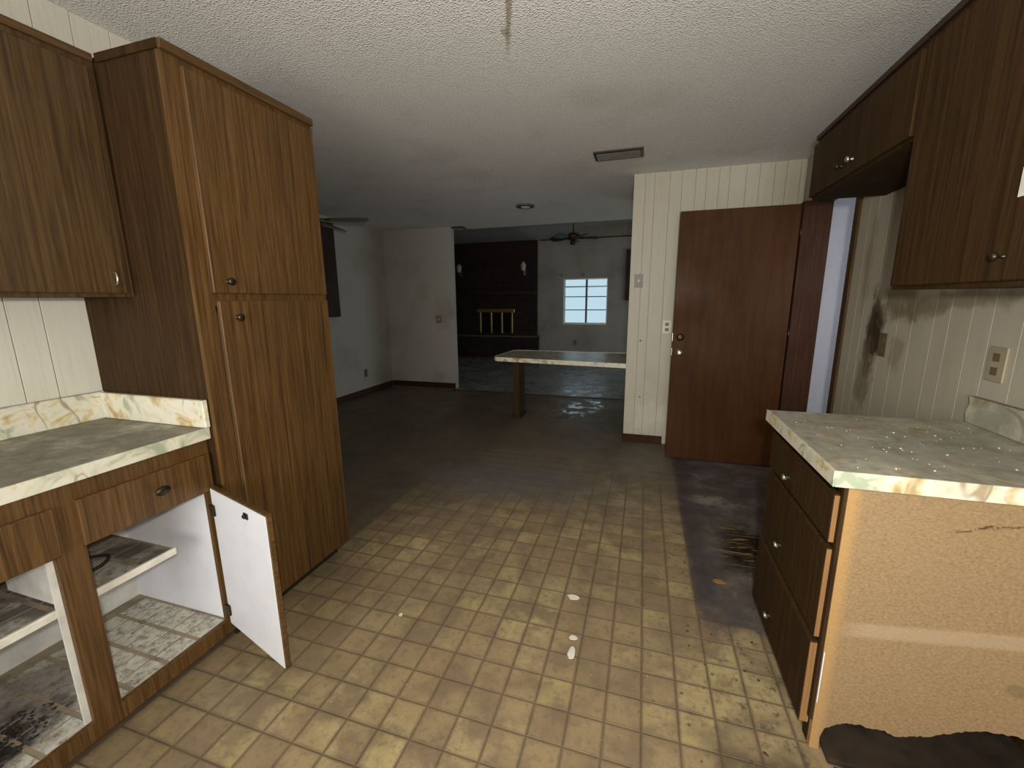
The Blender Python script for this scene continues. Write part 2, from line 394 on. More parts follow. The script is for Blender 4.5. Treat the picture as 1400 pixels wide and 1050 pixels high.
def tag(o, label, cat, group=None):
    o['label'] = label; o['category'] = cat
    if group: o['group'] = group
    return o
def struct(name, bm, mat, label=None, origin=(0,0,0)):
    o = obj(name, bm, mat, None, origin); o['kind'] = 'structure'
    if label: o['label'] = label
    return o

ZC = 2.44; XW = -2.10; XR = 1.177; YD = 4.129; XD = -3.938; YF = 6.01; YL = 10.05; XE = -0.141

# ------------------------------------------------------------------ shell
fl = struct('floor', B(-4.1, 1.257, -3.2, 5.90, -.12, -.0015), 'floor_base', 'worn tan sheet floor of kitchen and dining area')
struct('floor_living', B(-6.1, 2.6, 5.90, 10.3, -.12, -.004), 'bare_slab', 'bare grey slab floor of the far room')
struct('floor_side_room', B(1.257, 2.7, 2.3, 5.3, -.12, -.001), 'bare_slab', 'floor of the side room behind the door')
struct('ceiling', B(-4.1, 1.32, -3.2, 6.30, ZC, ZC+.1), 'popcorn', 'off white popcorn ceiling')
struct('trim_threshold', B(-2.79, XE, 5.875, 5.915, -.003, .006, bev=.002), 'dark_trim_y', 'thin dark strip where tan floor meets bare slab')

def boards(wall, axis, a0, a1, face, outward, z0, z1, mat, step=.1015, thick=.006, gap=.003):
    """vertical panelling boards proud of a wall face; each board a part of its wall"""
    pat = [step, step*.8, step*1.25, step, step*1.1, step*.85]
    a = a0; i = 0; cache = {}
    while a < a1-.012:
        wd = min(pat[i % len(pat)], a1-a); i += 1
        key = round(wd, 4)
        if key not in cache:
            lo, hi = -wd/2+gap/2, wd/2-gap/2
            bm = bmesh.new()
            if axis == 'y': box(bm, min(0, outward*thick), max(0, outward*thick), lo, hi, z0, z1, bev=.0008)
            else: box(bm, lo, hi, min(0, outward*thick), max(0, outward*thick), z0, z1, bev=.0008)
            cache[key] = mesh('board', bm, mat)
        loc = (face, a+wd/2, 0) if axis == 'y' else (a+wd/2, face, 0)
        inst('board', cache[key], wall, loc); a += wd

plain('groove', (.35,.315,.24), .8); plain('groove_dark', (.15,.13,.10), .8)
wl_ = struct('wall_left', B(XW-.12, XW-.006, -3.2, 1.76, 0, ZC), 'groove', 'cream grooved panelling behind the left counter')
boards(wl_, 'y', -.6, 1.755, XW-.006, 1, .0, ZC, 'panel_pale', .115)
struct('wall_left_return', B(XD-.1, XW-.006, 1.765, 1.865, 0, ZC), 'dining_wall')
struct('wall_dining_left', B(XD-.12, XD, 1.865, YF, 0, ZC), 'dining_wall', 'off white mildewed dining wall')
struct('wall_dining_back', B(XD-.12, -2.80, YF, YF+.12, 0, ZC), 'dining_wall', 'off white wall end beside the wide opening')
struct('wall_header', B(-6.1, 2.6, 6.305, 6.40, ZC+.0, 3.5), 'living_wall')
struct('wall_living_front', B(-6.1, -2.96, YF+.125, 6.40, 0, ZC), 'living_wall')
wc_ = struct('wall_center', B(XE+.006, XR+.078, YD+.006, 5.2, 0, ZC), 'groove', 'cream grooved panelling with the brown door against it')
boards(wc_, 'x', XE, XR, YD+.006, -1, 0.0, ZC, 'panel_cream', .098)
struct('wall_hall_right', B(1.22, 1.32, 5.2, 6.30, 0, ZC), 'dining_wall')
struct('wall_living_front_right', B(1.22, 2.6, 6.305, 6.40, 0, ZC), 'living_wall')
bm = bmesh.new()
box(bm, XR+.006, XR+.078, -3.2, 3.15, 0, ZC); box(bm, XR+.006, XR+.078, 3.15, 3.78, 2.05, ZC); box(bm, XR+.006, XR+.078, 3.78, YD, 0, ZC)
wr_ = struct('wall_right', bm, 'groove_dark', 'soiled grooved panelling with mould streaks')
boards(wr_, 'y', .6, 3.085, XR+.006, -1, 0, ZC, 'panel_soiled', .12, .006, .0016)
boards(wr_, 'y', 3.15, 3.77, XR+.006, -1, 2.06, ZC, 'panel_soiled', .12)
boards(wr_, 'y', 3.86, YD, XR+.006, -1, 0, ZC, 'panel_soiled', .12)
struct('wall_behind', B(-2.2, 1.3, -3.3, -3.2, 0, ZC), 'panel_cream')
# side room
struct('wall_side_room_right', B(2.3, 2.4, 2.3, 5.2, 0, ZC), 'side_room', 'pale lavender wall of the side room')
struct('wall_side_room_back', B(1.257, 2.3, 4.6, 4.7, 0, ZC), 'side_room')
struct('wall_side_room_front', B(1.257, 2.3, 2.3, 2.4, 0, ZC), 'side_room')
struct('ceiling_side_room', B(1.257, 2.4, 2.3, 4.7, ZC, ZC+.1), 'side_room')
# far room: back wall with a real window hole, gable ceiling
WX0, WX1, WZ0, WZ1 = -1.835, -.82, .80, 1.85
bm = bmesh.new()
for a in ((-6.1, WX0, 0, 2.73), (WX1, 2.6, 0, 2.73), (WX0, WX1, 0, WZ0), (WX0, WX1, WZ1, 2.73)):
    box(bm, a[0], a[1], YL, YL+.16, a[2], a[3])
struct('wall_living_back', bm, 'living_wall', 'grey back wall of the far room')
bm = bmesh.new(); prism(bm, [(-2.45, 2.73), (2.6, 2.73), (2.6, 3.44), (-2.45, 2.735)], 'y', YL, YL+.16)
struct('wall_living_gable', bm, 'gable', 'dull brown gable above the back wall')
struct('trim_gable', B(-2.4, 2.5, YL-.012, YL-.001, 2.715, 2.74), 'panel_dark')
bm = bmesh.new(); prism(bm, [(-6.1, 2.73), (-2.45, 2.73), (2.6, 3.44), (2.6, 3.6), (-6.1, 3.6)], 'y', 6.40, YL+.16)
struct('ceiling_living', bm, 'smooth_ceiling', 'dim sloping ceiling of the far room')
struct('wall_living_left', B(-6.1, -6.0, 6.4, YL, 0, 2.73), 'living_wall')
bm = bmesh.new()
for a in ((6.4, 7.1, 0, 3.4), (9.3, YL, 0, 3.4), (7.1, 9.3, 2.2, 3.4)): box(bm, 2.5, 2.6, a[0], a[1], a[2], a[3])
struct('wall_living_right', bm, 'living_wall')
# baseboards
struct('baseboard_dining_left', B(XD, XD+.014, 1.87, YF-.014, 0, .085, bev=.003), 'dark_trim_y', 'dark brown baseboard under the dining wall')
struct('baseboard_dining_back', B(XD+.014, -2.797, YF-.014, YF, 0, .085, bev=.003), 'dark_trim', 'dark brown baseboard of the back dining wall')
struct('baseboard_center', B(XE-.004, .22, YD-.014, YD-.0005, 0, .075, bev=.003), 'dark_trim', 'dark brown baseboard under cream panelling')
struct('baseboard_living_back', B(-2.4, 1.5, YL-.014, YL, 0, .09, bev=.003), 'dark_trim')

# ------------------------------------------------------------------ floor tiles (the 300 largest in view are pieces of their own, the rest joined)
def proj(x, y, z):
    d = Vector((x, y, z-CAMH)); wv = d.dot(fw)
    if wv < .05: return None
    return 700+FPX*d.dot(RT)/wv, 525-FPX*d.dot(UP)/wv, wv
G = .0056
bm = B(-PIT/2+G/2, PIT/2-G/2, -PIT/2+G/2, PIT/2-G/2, -.0015, 0.0, bev=.0007)
tile_me = mesh('tile', bm, 'tile')
cells = []
for i in range(-15, 10):
    for j in range(-22, 22):
        x, y = GX+(i+.5)*PIT, GY+(j+.5)*PIT
        if x < -1.57 or x > XR-.06 or y > 3.6: continue
        if x > .60 and 1.22 < y < 1.95: continue
        if x < -1.56 and 1.08 < y < 1.8: continue
        if x > .30 and y > 1.80: continue
        q = proj(x, y, 0)
        seen = q is not None and -40 < q[0] < 1440 and q[1] < 1090
        cells.append((1/q[2]**3 if seen else -abs(y), x, y))
cells.sort(reverse=True)
for _, x, y in cells[:300]:
    inst('tile', tile_me, fl, (x, y, random.uniform(-.0003, .0003)))
bm = bmesh.new()
for _, x, y in cells[300:]: box(bm, x-PIT/2+G/2, x+PIT/2-G/2, y-PIT/2+G/2, y+PIT/2-G/2, -.0015, 0.0)
o = obj('far_tiles', bm, 'tile', fl); o['kind'] = 'stuff'

# ------------------------------------------------------------------ cabinet pieces
def knob(name, at, axis, r, parent, mat='bronze'):
    bm = lathe(bmesh.new(), [(r*.62, 0), (r*.62, .002), (r*.36, .004), (r*.36, .012), (r*.95, .016), (r, .020), (r*.85, .025), (r*.4, .0275)], at, axis, 14)
    return obj(name, bm, mat, parent)
def oval_knob(at, axis, parent, mat='bronze', s=1.0):
    bm = lathe(bmesh.new(), [(.006, 0), (.006, .012), (.014, .015), (.0165, .019), (.013, .024), (.005, .0265)], (0,0,0), axis, 14)
    bmesh.ops.scale(bm, vec=(1, 1.45*s, 1*s), verts=bm.verts); bmesh.ops.translate(bm, vec=at, verts=bm.verts)
    return obj('knob', bm, mat, parent)

# --- tall pantry cabinet
XT = -1.498; Y0, Y1, ZT = 1.118, 1.761, 2.18
tc = thing('pantry_cabinet', 'tall brown oak pantry cabinet with two stacked doors beside the marbled counter', 'cabinet', ((XW+XT)/2, (Y0+Y1)/2, 0))
obj('side_panel', B(XW+.004, XT-.022, Y0, Y0+.018, .10, ZT), 'end_wood_shaded', tc, label='side panel with shade painted into its wood tone')
obj('side_panel', B(XW+.004, XT-.022, Y1-.018, Y1, .10, ZT), 'end_wood_shaded', tc)
obj('back_panel', B(XW+.004, XW+.012, Y0+.018, Y1-.018, .10, ZT), 'carcass', tc)
obj('top_panel', B(XW+.012, XT-.022, Y0+.018, Y1-.018, ZT-.02, ZT-.002), 'carcass', tc)
bm = bmesh.new()
box(bm, XT-.022, XT-.004, Y0, Y0+.065, .085, ZT); box(bm, XT-.022, XT-.004, Y1-.03, Y1, .085, ZT)
box(bm, XT-.022, XT-.004, Y0+.065, Y1-.03, ZT-.055, ZT); box(bm, XT-.022, XT-.004, Y0+.065, Y1-.03, 1.36, 1.42); box(bm, XT-.022, XT-.004, Y0+.065, Y1-.03, .085, .12)
obj('face_frame', bm, 'oak', tc)
d = obj('door', B(XT-.004, XT+.014, Y0+.055, Y1-.012, 1.405, 2.135, bev=.003), 'oak', tc); knob('knob', (XT+.014, 1.232, 1.448), (1,0,0), .015, d)
d = obj('door', B(XT-.004, XT+.014, Y0+.068, Y1-.012, .095, 1.378, bev=.003), 'oak', tc); knob('knob', (XT+.014, 1.250, 1.316), (1,0,0), .015, d)
obj('top_trim', B(XT-.004, XT+.010, Y0-.006, Y1+.004, ZT-.022, ZT+.008, bev=.002), 'oak_y', tc)
obj('top_trim', B(XW+.31, XT-.004, Y0-.008, Y0-.0005, ZT-.02, ZT+.008, bev=.002), 'end_wood_shaded', tc)
obj('toe_kick', B(XT-.09, XT-.075, Y0+.01, Y1-.01, 0, .085), 'kick', tc)

# --- upper wall cabinet, left
XU = -1.807; ZU = 1.395
uc = thing('wall_cabinet', 'brown oak wall cabinet hung over the marbled counter beside the pantry', 'cabinet', ((XW+XU)/2, .3, ZU))
bm = bmesh.new()
box(bm, XW+.004, XU-.02, -.9, Y0-.004, ZU, ZU+.016); box(bm, XW+.004, XU-.02, -.9, Y0-.004, ZT-.018, ZT); box(bm, XW+.004, XU-.02, Y0-.02, Y0-.004, ZU+.016, ZT-.018); box(bm, XW+.004, XU-.02, -.9, -.884, ZU+.016, ZT-.018)
box(bm, XW+.004, XW+.012, -.884, Y0-.02, ZU+.016, ZT-.018)
obj('body', bm, 'oak_dark_shaded', uc)
bm = bmesh.new()
for a in ((-.9, -.86), (.14, .20), (Y0-.034, Y0-.004)): box(bm, XU-.02, XU, a[0], a[1], ZU, ZT)
for a in ((-.86, .14), (.20, Y0-.034)): box(bm, XU-.02, XU, a[0], a[1], ZU, ZU+.045); box(bm, XU-.02, XU, a[0], a[1], ZT-.05, ZT)
obj('face_frame', bm, 'oak_dull', uc)
d = obj('door', B(XU, XU+.017, .175, Y0-.030, ZU+.012, ZT-.04, bev=.003), 'oak_dull', uc)
obj('handle', tube(bmesh.new(), [(XU+.017, 1.052, 1.435), (XU+.030, 1.052, 1.440), (XU+.034, 1.052, 1.458), (XU+.030, 1.052, 1.476), (XU+.017, 1.052, 1.481)], .0035), 'nickel', d)
obj('door', B(XU, XU+.017, -.88, .165, ZU+.012, ZT-.04, bev=.003), 'oak_dull', uc)
obj('top_trim', B(XU, XU+.012, -.9, Y0-.008, ZT-.018, ZT+.006, bev=.002), 'oak_y', uc)

# --- base cabinet, left
XB = -1.555
bc = thing('base_cabinet', 'brown oak base cabinet with open compartments and one white-backed door swung out', 'cabinet', ((XW+XB)/2, .3, 0))
def face(y0, y1, z0, z1): return B(XB-.018, XB, y0, y1, z0, z1, bev=.0015)
bm = bmesh.new()
for y0, y1, z0, z1 in ((-.05,.01,.045,.872), (.645,.715,.045,.872), (1.085,1.114,.045,.872), (.01,.645,.800,.872), (.715,1.085,.800,.872),
                       (.01,.645,.665,.690), (.715,1.085,.665,.690), (.01,.645,.045,.103), (.715,1.085,.045,.103)):
    box(bm, XB-.018, XB, y0, y1, z0, z1)
obj('face_frame', bm, 'oak', bc)
obj('side_panel', B(XW+.004, XB-.018, 1.098, 1.114, .045, .872), 'white_laminate', bc, label='white melamine side inside the open compartment')
obj('side_panel', B(XW+.004, XB-.018, -.05, -.034, .045, .872), 'white_laminate', bc)
obj('divider', B(XW+.25, XB-.018, .648, .664, .50, .66), 'white_paint', bc)
obj('divider_edge', B(XB-.026, XB-.0185, .630, .646, .104, .664), 'white_paint', bc, label='white painted inner edge of the frame')
obj('back_panel', B(XW+.004, XW+.012, -.034, 1.098, .10, .872), 'white_paint', bc)
bp_ = obj('bottom_panel', B(XW+.012, XB-.018, -.034, 1.098, .085, .100), 'lining_base', bc, label='cabinet floor lined with pale squares of vinyl')
obj('toe_kick', B(XB-.085, XB-.07, -.05, 1.114, 0, .045), 'kick', bc)
sh = obj('shelf', B(XW+.012, -1.625, -.034, .985, .462, .480, bev=.002), 'lining_base', bc, label='lined shelf with worn pale front edge')
obj('edge_band', B(-1.6245, -1.612, -.034, .985, .458, .484, bev=.003), 'crumb', sh)
obj('drawer_void', B(XW+.02, XB-.019, -.03, 1.09, .70, .705), 'carcass', bc)
# lining pieces
lx, ly = .076, .112
lt = mesh('lining_tile', B(-lx/2+.0035, lx/2-.0035, -ly/2+.008, ly/2-.008, 0, .0012), 'lining')
for i in range(7):
    for j in range(11):
        x, y = XB-.022-(i+.5)*lx, 1.094-(j+.5)*ly
        if x-lx/2 < XW+.010 or y < -.02: continue
        inst('lining_tile', lt, bp_, (x, y, .100))
for i in range(6):
    for j in range(10):
        x, y = -1.63-(i+.5)*lx, .98-(j+.5)*ly
        if x-lx/2 < XW+.012 or y < 0: continue
        inst('lining_tile', lt, sh, (x, y, .480))
d = obj('drawer', B(XB, XB+.018, .706, 1.104, .672, .815, bev=.003), 'oak', bc); oval_knob((XB+.018, .919, .752), (1,0,0), d)
d = obj('drawer', B(XB, XB+.018, .02, .655, .672, .815, bev=.003), 'oak', bc); oval_knob((XB+.018, .33, .752), (1,0,0), d)
# open door: hinge edge (XB, 1.098), free edge near (-1.133, .977)
dr = B(0, .412, -.009, .009, .098, .690, bev=.002)
hx, hy = XB+.020, 1.094
mt = Matrix.Translation((hx, hy, 0)) @ Matrix.Rotation(math.atan2(.977-hy, -1.133-hx), 4, 'Z')
bmesh.ops.transform(dr, matrix=mt, verts=dr.verts)
d = obj('door', dr, 'oak_y', bc, label='cabinet door standing open')
bm = B(.006, .406, -.0115, -.0092, .104, .684); bmesh.ops.transform(bm, matrix=mt, verts=bm.verts)
obj('inner_face', bm, 'white_laminate', d, label='white melamine inner face of the open door')
for z in (.60, .17):
    bm = bmesh.new(); box(bm, .004, .030, -.020, -.0118, z-.022, z+.022, bev=.002); box(bm, -.012, .006, -.018, -.012, z-.015, z+.015, bev=.002)
    bmesh.ops.transform(bm, matrix=mt, verts=bm.verts); obj('hinge', bm, 'bronze', d)
bm = bmesh.new(); box(bm, .262, .290, -.017, -.0118, .640, .662, bev=.002); box(bm, .268, .284, -.024, -.017, .645, .657, bev=.002)
bmesh.ops.transform(bm, matrix=mt, verts=bm.verts); obj('catch_plate', bm, 'bronze', d)

# --- countertop, left
XC = -1.531
ct = thing('countertop', 'dusty cream marbled countertop with splash boards against the pantry cabinet', 'countertop', ((XW+XC)/2, .3, .873))
obj('slab', B(XW+.004, XC-.004, -.9, Y0-.004, .8735, .915, bev=.002), 'marble', ct)
obj('front_edge', B(XC-.004, XC, -.9, Y0-.003, .872, .916, bev=.0015), 'marble_worn', ct)
obj('backsplash', B(XW+.004, XW+.024, -.9, Y0-.004, .9155, 1.025, bev=.003), 'marble_worn', ct)
obj('sidesplash', B(XW+.0245, XC+.010, Y0-.024, Y0-.004, .917, 1.022, bev=.003), 'marble_worn', ct)

# --- wire on the shelf
pts = [(-1.80+.06*math.cos(a)*(1+.1*math.sin(3*a)), .80+.075*math.sin(a), .487+.004*math.sin(2*a)) for a in [i*.35 for i in range(20)]]
tag(obj('wire_loop', tube(bmesh.new(), pts, .006, 6), 'kick', None, (-1.80, .80, .481)), 'dark loop of old wire lying on the cabinet shelf', 'wire')
# debris heap in the doorless compartment
bm = bmesh.new()
for k in range(420):
    a, r = random.uniform(0, 6.283), random.random()**.6
    x, y = -1.76+.105*r*math.cos(a), .44+.21*r*math.sin(a); s = random.uniform(.0015, .005)
    z = .1012+random.random()*.022*(1-r)
    q = box(bmesh.new(), -s, s, -s*.8, s*.8, -s*.4, s*.4)
    bmesh.ops.rotate(q, matrix=Matrix.Rotation(random.uniform(0, 3), 3, 'Z') @ Matrix.Rotation(random.uniform(-.5, .5), 3, 'X'), verts=q.verts)
    bmesh.ops.translate(q, vec=(x, y, z+s*.4), verts=q.verts)
    tmp = bpy.data.meshes.new('t'); q.to_mesh(tmp); q.free(); bm.from_mesh(tmp); bpy.data.meshes.remove(tmp)
o = tag(obj('rubbish_heap', bm, 'rubble', None, (-1.76, .44, .101)), 'black mouldy rubbish strewn on the lined cabinet floor', 'debris'); o['kind'] = 'stuff'

# --- drawer unit, right
XF = .535; YC0, YC1 = 1.29, 1.925
du = thing('drawer_unit', 'brown drawer unit with three drawers and a bare particle board end', 'cabinet', (.85, 1.6, 0))
# end panel, rotted away along the bottom
out = [(.556, .87), (.556, 0.0), (.582, 0.0), (.580, .045), (.588, .080), (.61, .098), (.63, .112), (.655, .119), (.68, .122), (.705, .118), (.73, .122), (.755, .112), (.78, .118), (.805, .128), (.83, .134), (.86, .152), (.89, .170), (.92, .184), (.95, .196), (.98, .198), (1.02, .203), (1.06, .196), (1.10, .19), (1.158, .185), (1.158, .87)]
oo = []
for (a, b), (c, e) in zip(out, out[1:]+out[:1]):
    oo.append((a, b))
    if .57 < a < 1.15 and .57 < c < 1.15:
        for k in (1, 2, 3):
            oo.append((a+(c-a)*k/4, b+(e-b)*k/4+random.uniform(-.003, .003)))
bm = prism(bmesh.new(), oo, 'y', YC0, YC0+.018)
ep = obj('end_panel', bm, 'particle_board', du, label='bare particle board end panel rotted along its foot')
obj('end_panel', B(.556, 1.17, YC1-.018, YC1, 0, .87), 'oak_dark_shaded', du)
bm = bmesh.new()
box(bm, .5545, .573, YC0+.019, YC0+.055, .0, .87); box(bm, .5545, .573, YC1-.05, YC1-.019, .0, .87)
for z in ((.835, .87), (.665, .68), (.352, .368), (.05, .075)): box(bm, .5545, .573, YC0+.055, YC1-.05, z[0], z[1])
obj('face_frame', bm, 'end_wood_shaded', du)
obj('back_panel', B(1.16, 1.17, YC0+.0005, YC1-.019, .0, .87), 'oak_dark_shaded', du)
obj('bottom_panel', B(.590, 1.158, YC0-.045, YC1-.019, .001, .022, bev=.004), 'rot', du, label='dark rotted bottom board fallen to the floor')
obj('corner_edge', B(.546, .5545, YC0+.001, YC0+.018, .10, .868), 'end_wood_shaded', du)
for z0, z1, kz, off in ((.682, .830, .728, 0.), (.370, .664, .456, 0.), (.062, .352, .150, .006)):
    d = obj('drawer', B(XF-off, XF+.0185, YC0+.026, YC1-.005, z0, z1, bev=.002), 'oak_dark_shaded', du)
    obj('drawer_edge', B(XF-off+.001, XF+.018, YC0+.0235, YC0+.026, z0+.003, z1-.003), 'oak_edge', d, label='paler raw front edge of the drawer')
    bm = bmesh.new(); lathe(bm, [(.005, 0), (.005, .012), (.010, .016), (.011, .020), (.006, .024)], (XF-off, 1.675, kz), (-1, 0, 0), 12)
    box(bm, XF-off-.018, XF-off-.012, 1.660, 1.690, kz-.006, kz+.006, bev=.002)
    obj('knob', bm, 'nickel', d, label='small pale metal knob')
obj('paper_strip', B(.556, .5585, YC0-.004, YC0-.0006, .17, .345), 'white_laminate', du, label='white strip stuck on the lower front corner')
ct2 = thing('countertop', 'dusty marbled countertop strewn with plaster crumbs on the drawer unit', 'countertop', (.85, 1.6, .871))
obj('slab', B(.513, XR-.004, 1.272, 1.935, .8715, .915, bev=.002), 'marble_worn', ct2)
obj('front_edge', B(.508, .513, 1.268, 1.940, .870, .916, bev=.0015), 'marble_worn', ct2)
obj('end_edge', B(.513, XR-.004, 1.268, 1.272, .870, .916, bev=.0015), 'marble_worn', ct2)
bs = [(1.27, .917), (1.93, .917), (1.938, .955), (1.925, .985), (1.935, 1.012), (1.27, 1.022)]
obj('backsplash', prism(bmesh.new(), bs, 'x', XR-.024, XR-.002), 'marble_grimy', ct2, label='grimy marbled splash board with a broken end')
bm = bmesh.new()
for k in range(70):
    x, y = random.uniform(.56, 1.12), random.uniform(1.30, 1.91); s = random.choice((.0007, .001, .001, .0013, .002))
    box(bm, x-s, x+s, y-s*.8, y+s*.8, .9152, .9152+s*1.2)
o = tag(obj('plaster_crumbs', bm, 'crumb', None, (.85, 1.6, .9152)), 'tiny pale plaster crumbs scattered over the dusty countertop', 'debris'); o['kind'] = 'stuff'
# rot heap in the hollow foot of the drawer unit
bm = bmesh.new(); bmesh.ops.create_grid(bm, x_segments=34, y_segments=16, size=.5)
for v in bm.verts:
    x, y = v.co.x, v.co.y
    e = max(0, 1-(abs(x)*2)**4)*max(0, 1-(abs(y)*2)**7)
    v.co = (.885+x*.56, 1.148+y*.19, .002+e*(.062+.025*math.sin(x*7+.4)+random.uniform(0, .02)*(1 if y < .3 else .5)))
for f in bm.faces: f.smooth = True
ret = bmesh.ops.extrude_face_region(bm, geom=bm.faces[:])
for v in [g for g in ret['geom'] if isinstance(g, bmesh.types.BMVert)]: v.co.z = .0
bmesh.ops.recalc_face_normals(bm, faces=bm.faces)
tag(obj('rotted_debris', bm, 'rot', None, (.885, 1.148, 0)), 'low brown heap of rotted board at foot of the drawer unit', 'debris')

# --- wall cabinets, right
XUR = .844; YM, YE, ZO, ZR = 1.885, 2.83, 1.89, 2.203
wc = thing('wall_cabinet', 'wall cabinet in shade-darkened oak hung above the drawer unit', 'cabinet', (1.0, 1.1, ZU))
bm = bmesh.new()
box(bm, XUR+.02, XR-.002, .45, YM, ZU, ZU+.016); box(bm, XUR+.02, XR-.002, .45, YM, ZR-.018, ZR); box(bm, XUR+.02, XR-.002, YM-.016, YM, ZU+.016, ZR-.018); box(bm, XUR+.02, XR-.002, .45, .466, ZU+.016, ZR-.018); box(bm, XR-.01, XR-.002, .466, YM-.016, ZU+.016, ZR-.018)
obj('body', bm, 'end_wood_shaded', wc)
bm = bmesh.new()
for a in ((.45, .50), (1.15, 1.20), (YM-.035, YM)): box(bm, XUR, XUR+.02, a[0], a[1], ZU, ZR)
for a in ((.50, 1.15), (1.20, YM-.035)): box(bm, XUR, XUR+.02, a[0], a[1], ZU, ZU+.04); box(bm, XUR, XUR+.02, a[0], a[1], ZR-.05, ZR)
obj('face_frame', bm, 'oak_dark_shaded', wc)
d = obj('door', B(XUR-.017, XUR, 1.19, YM-.022, ZU+.012, ZR-.04, bev=.003), 'oak_dark_shaded', wc); knob('knob', (XUR-.017, 1.369, 1.465), (-1,0,0), .010, d, 'bronze')
obj('door', B(XUR-.017, XUR, .47, 1.18, ZU+.012, ZR-.04, bev=.003), 'oak_dark_shaded', wc)
obj('top_trim', B(XUR-.012, XUR, .45, YM, ZR-.016, ZR+.008, bev=.002), 'panel_dark', wc)
tag(obj('paper_notice', B(XUR-.0195, XUR-.0172, 1.25, 1.362, 1.598, 1.664), 'crumb', None, (XUR-.018, 1.33, 1.603)), 'small white paper stuck to the dark wall cabinet door', 'paper')
of = thing('wall_cabinet', 'short dark wall cabinet hung high beside the brown door', 'cabinet', (1.0, 2.35, ZO))
bm = bmesh.new()
box(bm, XUR+.02, XR-.002, YM+.003, YE, ZO, ZO+.016); box(bm, XUR+.02, XR-.002, YM+.003, YE, ZR-.018, ZR); box(bm, XUR+.02, XR-.002, YE-.016, YE, ZO+.016, ZR-.018); box(bm, XUR+.02, XR-.002, YM+.003, YM+.018, ZO+.016, ZR-.018); box(bm, XR-.01, XR-.002, YM+.018, YE-.016, ZO+.016, ZR-.018)
obj('body', bm, 'end_wood_shaded', of)
bm = bmesh.new()
for a in ((YM+.003, YM+.04), (2.34, 2.385), (YE-.035, YE)): box(bm, XUR, XUR+.02, a[0], a[1], ZO, ZR)
for a in ((YM+.04, 2.34), (2.385, YE-.035)): box(bm, XUR, XUR+.02, a[0], a[1], ZO, ZO+.035); box(bm, XUR, XUR+.02, a[0], a[1], ZR-.05, ZR)
obj('face_frame', bm, 'oak_dark_shaded', of)
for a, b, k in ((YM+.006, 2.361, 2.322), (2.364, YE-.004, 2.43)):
    d = obj('door', B(XUR-.017, XUR, a, b, ZO+.012, ZR-.04, bev=.001), 'oak_dark_shaded', of); knob('knob', (XUR-.017, k, 1.955), (-1,0,0), .013, d, 'nickel' if k < 2.4 else 'bronze')
obj('top_trim', B(XUR-.012, XUR, YM+.003, YE, ZR-.016, ZR+.008, bev=.002), 'panel_dark', of)

# ------------------------------------------------------------------ brown door, doorway trim
YDL = 3.747
dl = obj('door_1', B(.237, 1.062, YDL, YDL+.036, .010, 2.04, bev=.002), 'mahogany', None, (1.06, YDL, .01)); dl['kind'] = 'structure'; dl['label'] = 'red brown slab door standing open'
bm = lathe(bmesh.new(), [(.030, 0), (.030, .006), (.013, .010), (.012, .026), (.024, .036), (.029, .048), (.026, .060), (.010, .066)], (.292, YDL, .936), (0,-1,0), 18)
obj('door_knob', bm, 'nickel', dl, label='round metal door knob')
bm = lathe(bmesh.new(), [(.030, 0), (.030, .008), (.024, .014), (.010, .016)], (.295, YDL, 1.058), (0,-1,0), 18); box(bm, .289, .301, YDL-.030, YDL-.014, 1.048, 1.068, bev=.002)
obj('deadbolt', bm, 'bronze', dl, label='round deadbolt above the knob')
bm = B(.2345, .2368, YDL+.006, YDL+.030, 1.025, 1.090); box(bm, .2345, .2368, YDL+.006, YDL+.030, .905, .965); obj('latch_plate', bm, 'nickel', dl)
for z in (.28, 1.05, 1.80): obj('hinge', lathe(bmesh.new(), [(.007, 0), (.007, .09)], (1.069, YDL-.004, z), (0,0,1), 10), 'bronze', dl)
struct('trim_1', B(1.078, XR+.085, YDL+.012, YDL+.100, 0, 2.06, bev=.002), 'dark_trim', 'dark brown door jamb beside the open door')
struct('trim_2', B(XR-.012, XR+.085, 3.088, 3.148, 0, 2.045, bev=.002), 'oak_dull', 'brown casing on the near side of the doorway')
struct('trim_3', B(XR-.008, XR+.085, 3.149, YDL+.011, 2.045, 2.10, bev=.002), 'dark_trim_y', 'dark head casing over the doorway')

# ------------------------------------------------------------------ plates, vents, fittings
def plate(name, label, at, axis, w_, h_, mat, kind):
    """wall plate centred at the point, facing axis (+/-x or -y)"""
    o = thing(name, label, 'wall plate', at); s = 1 if axis[0] == '+' else -1; th = .006
    def slab(a0, a1, z0, z1, d0, d1, bev=.001):
        if axis[1] == 'x': return B(min(at[0]+s*d0, at[0]+s*d1), max(at[0]+s*d0, at[0]+s*d1), at[1]+a0, at[1]+a1, at[2]+z0, at[2]+z1, bev=bev)
        return B(at[0]+a0, at[0]+a1, min(at[1]+s*d0, at[1]+s*d1), max(at[1]+s*d0, at[1]+s*d1), at[2]+z0, at[2]+z1, bev=bev)
    obj('cover', slab(-w_/2, w_/2, -h_/2, h_/2, 0, th, .0015), mat, o)
    if kind == 'switch':
        obj('toggle', slab(-.006, .006, -.012, .012, th, th+.010), 'crumb', o)
    elif kind == 'outlet':
        for z in (-.024, .024): obj('socket', slab(-.016, .016, z-.014, z+.014, th, th+.002), 'plate_brown', o)
    else:
        for a in (-.018, .018): obj('toggle', slab(a-.006, a+.006, -.012, .012, th, th+.010), 'crumb', o)
    return o
plate('light_switch', 'grey switch plate high on the cream panelling beside the opening', (-.062, YD, 1.532), '-y', .075, .118, 'plate_grey', 'switch')
plate('wall_outlet', 'cream outlet plate next to the brown door edge', (.205, YD, 1.117), '-y', .075, .118, 'plate_cream', 'outlet')
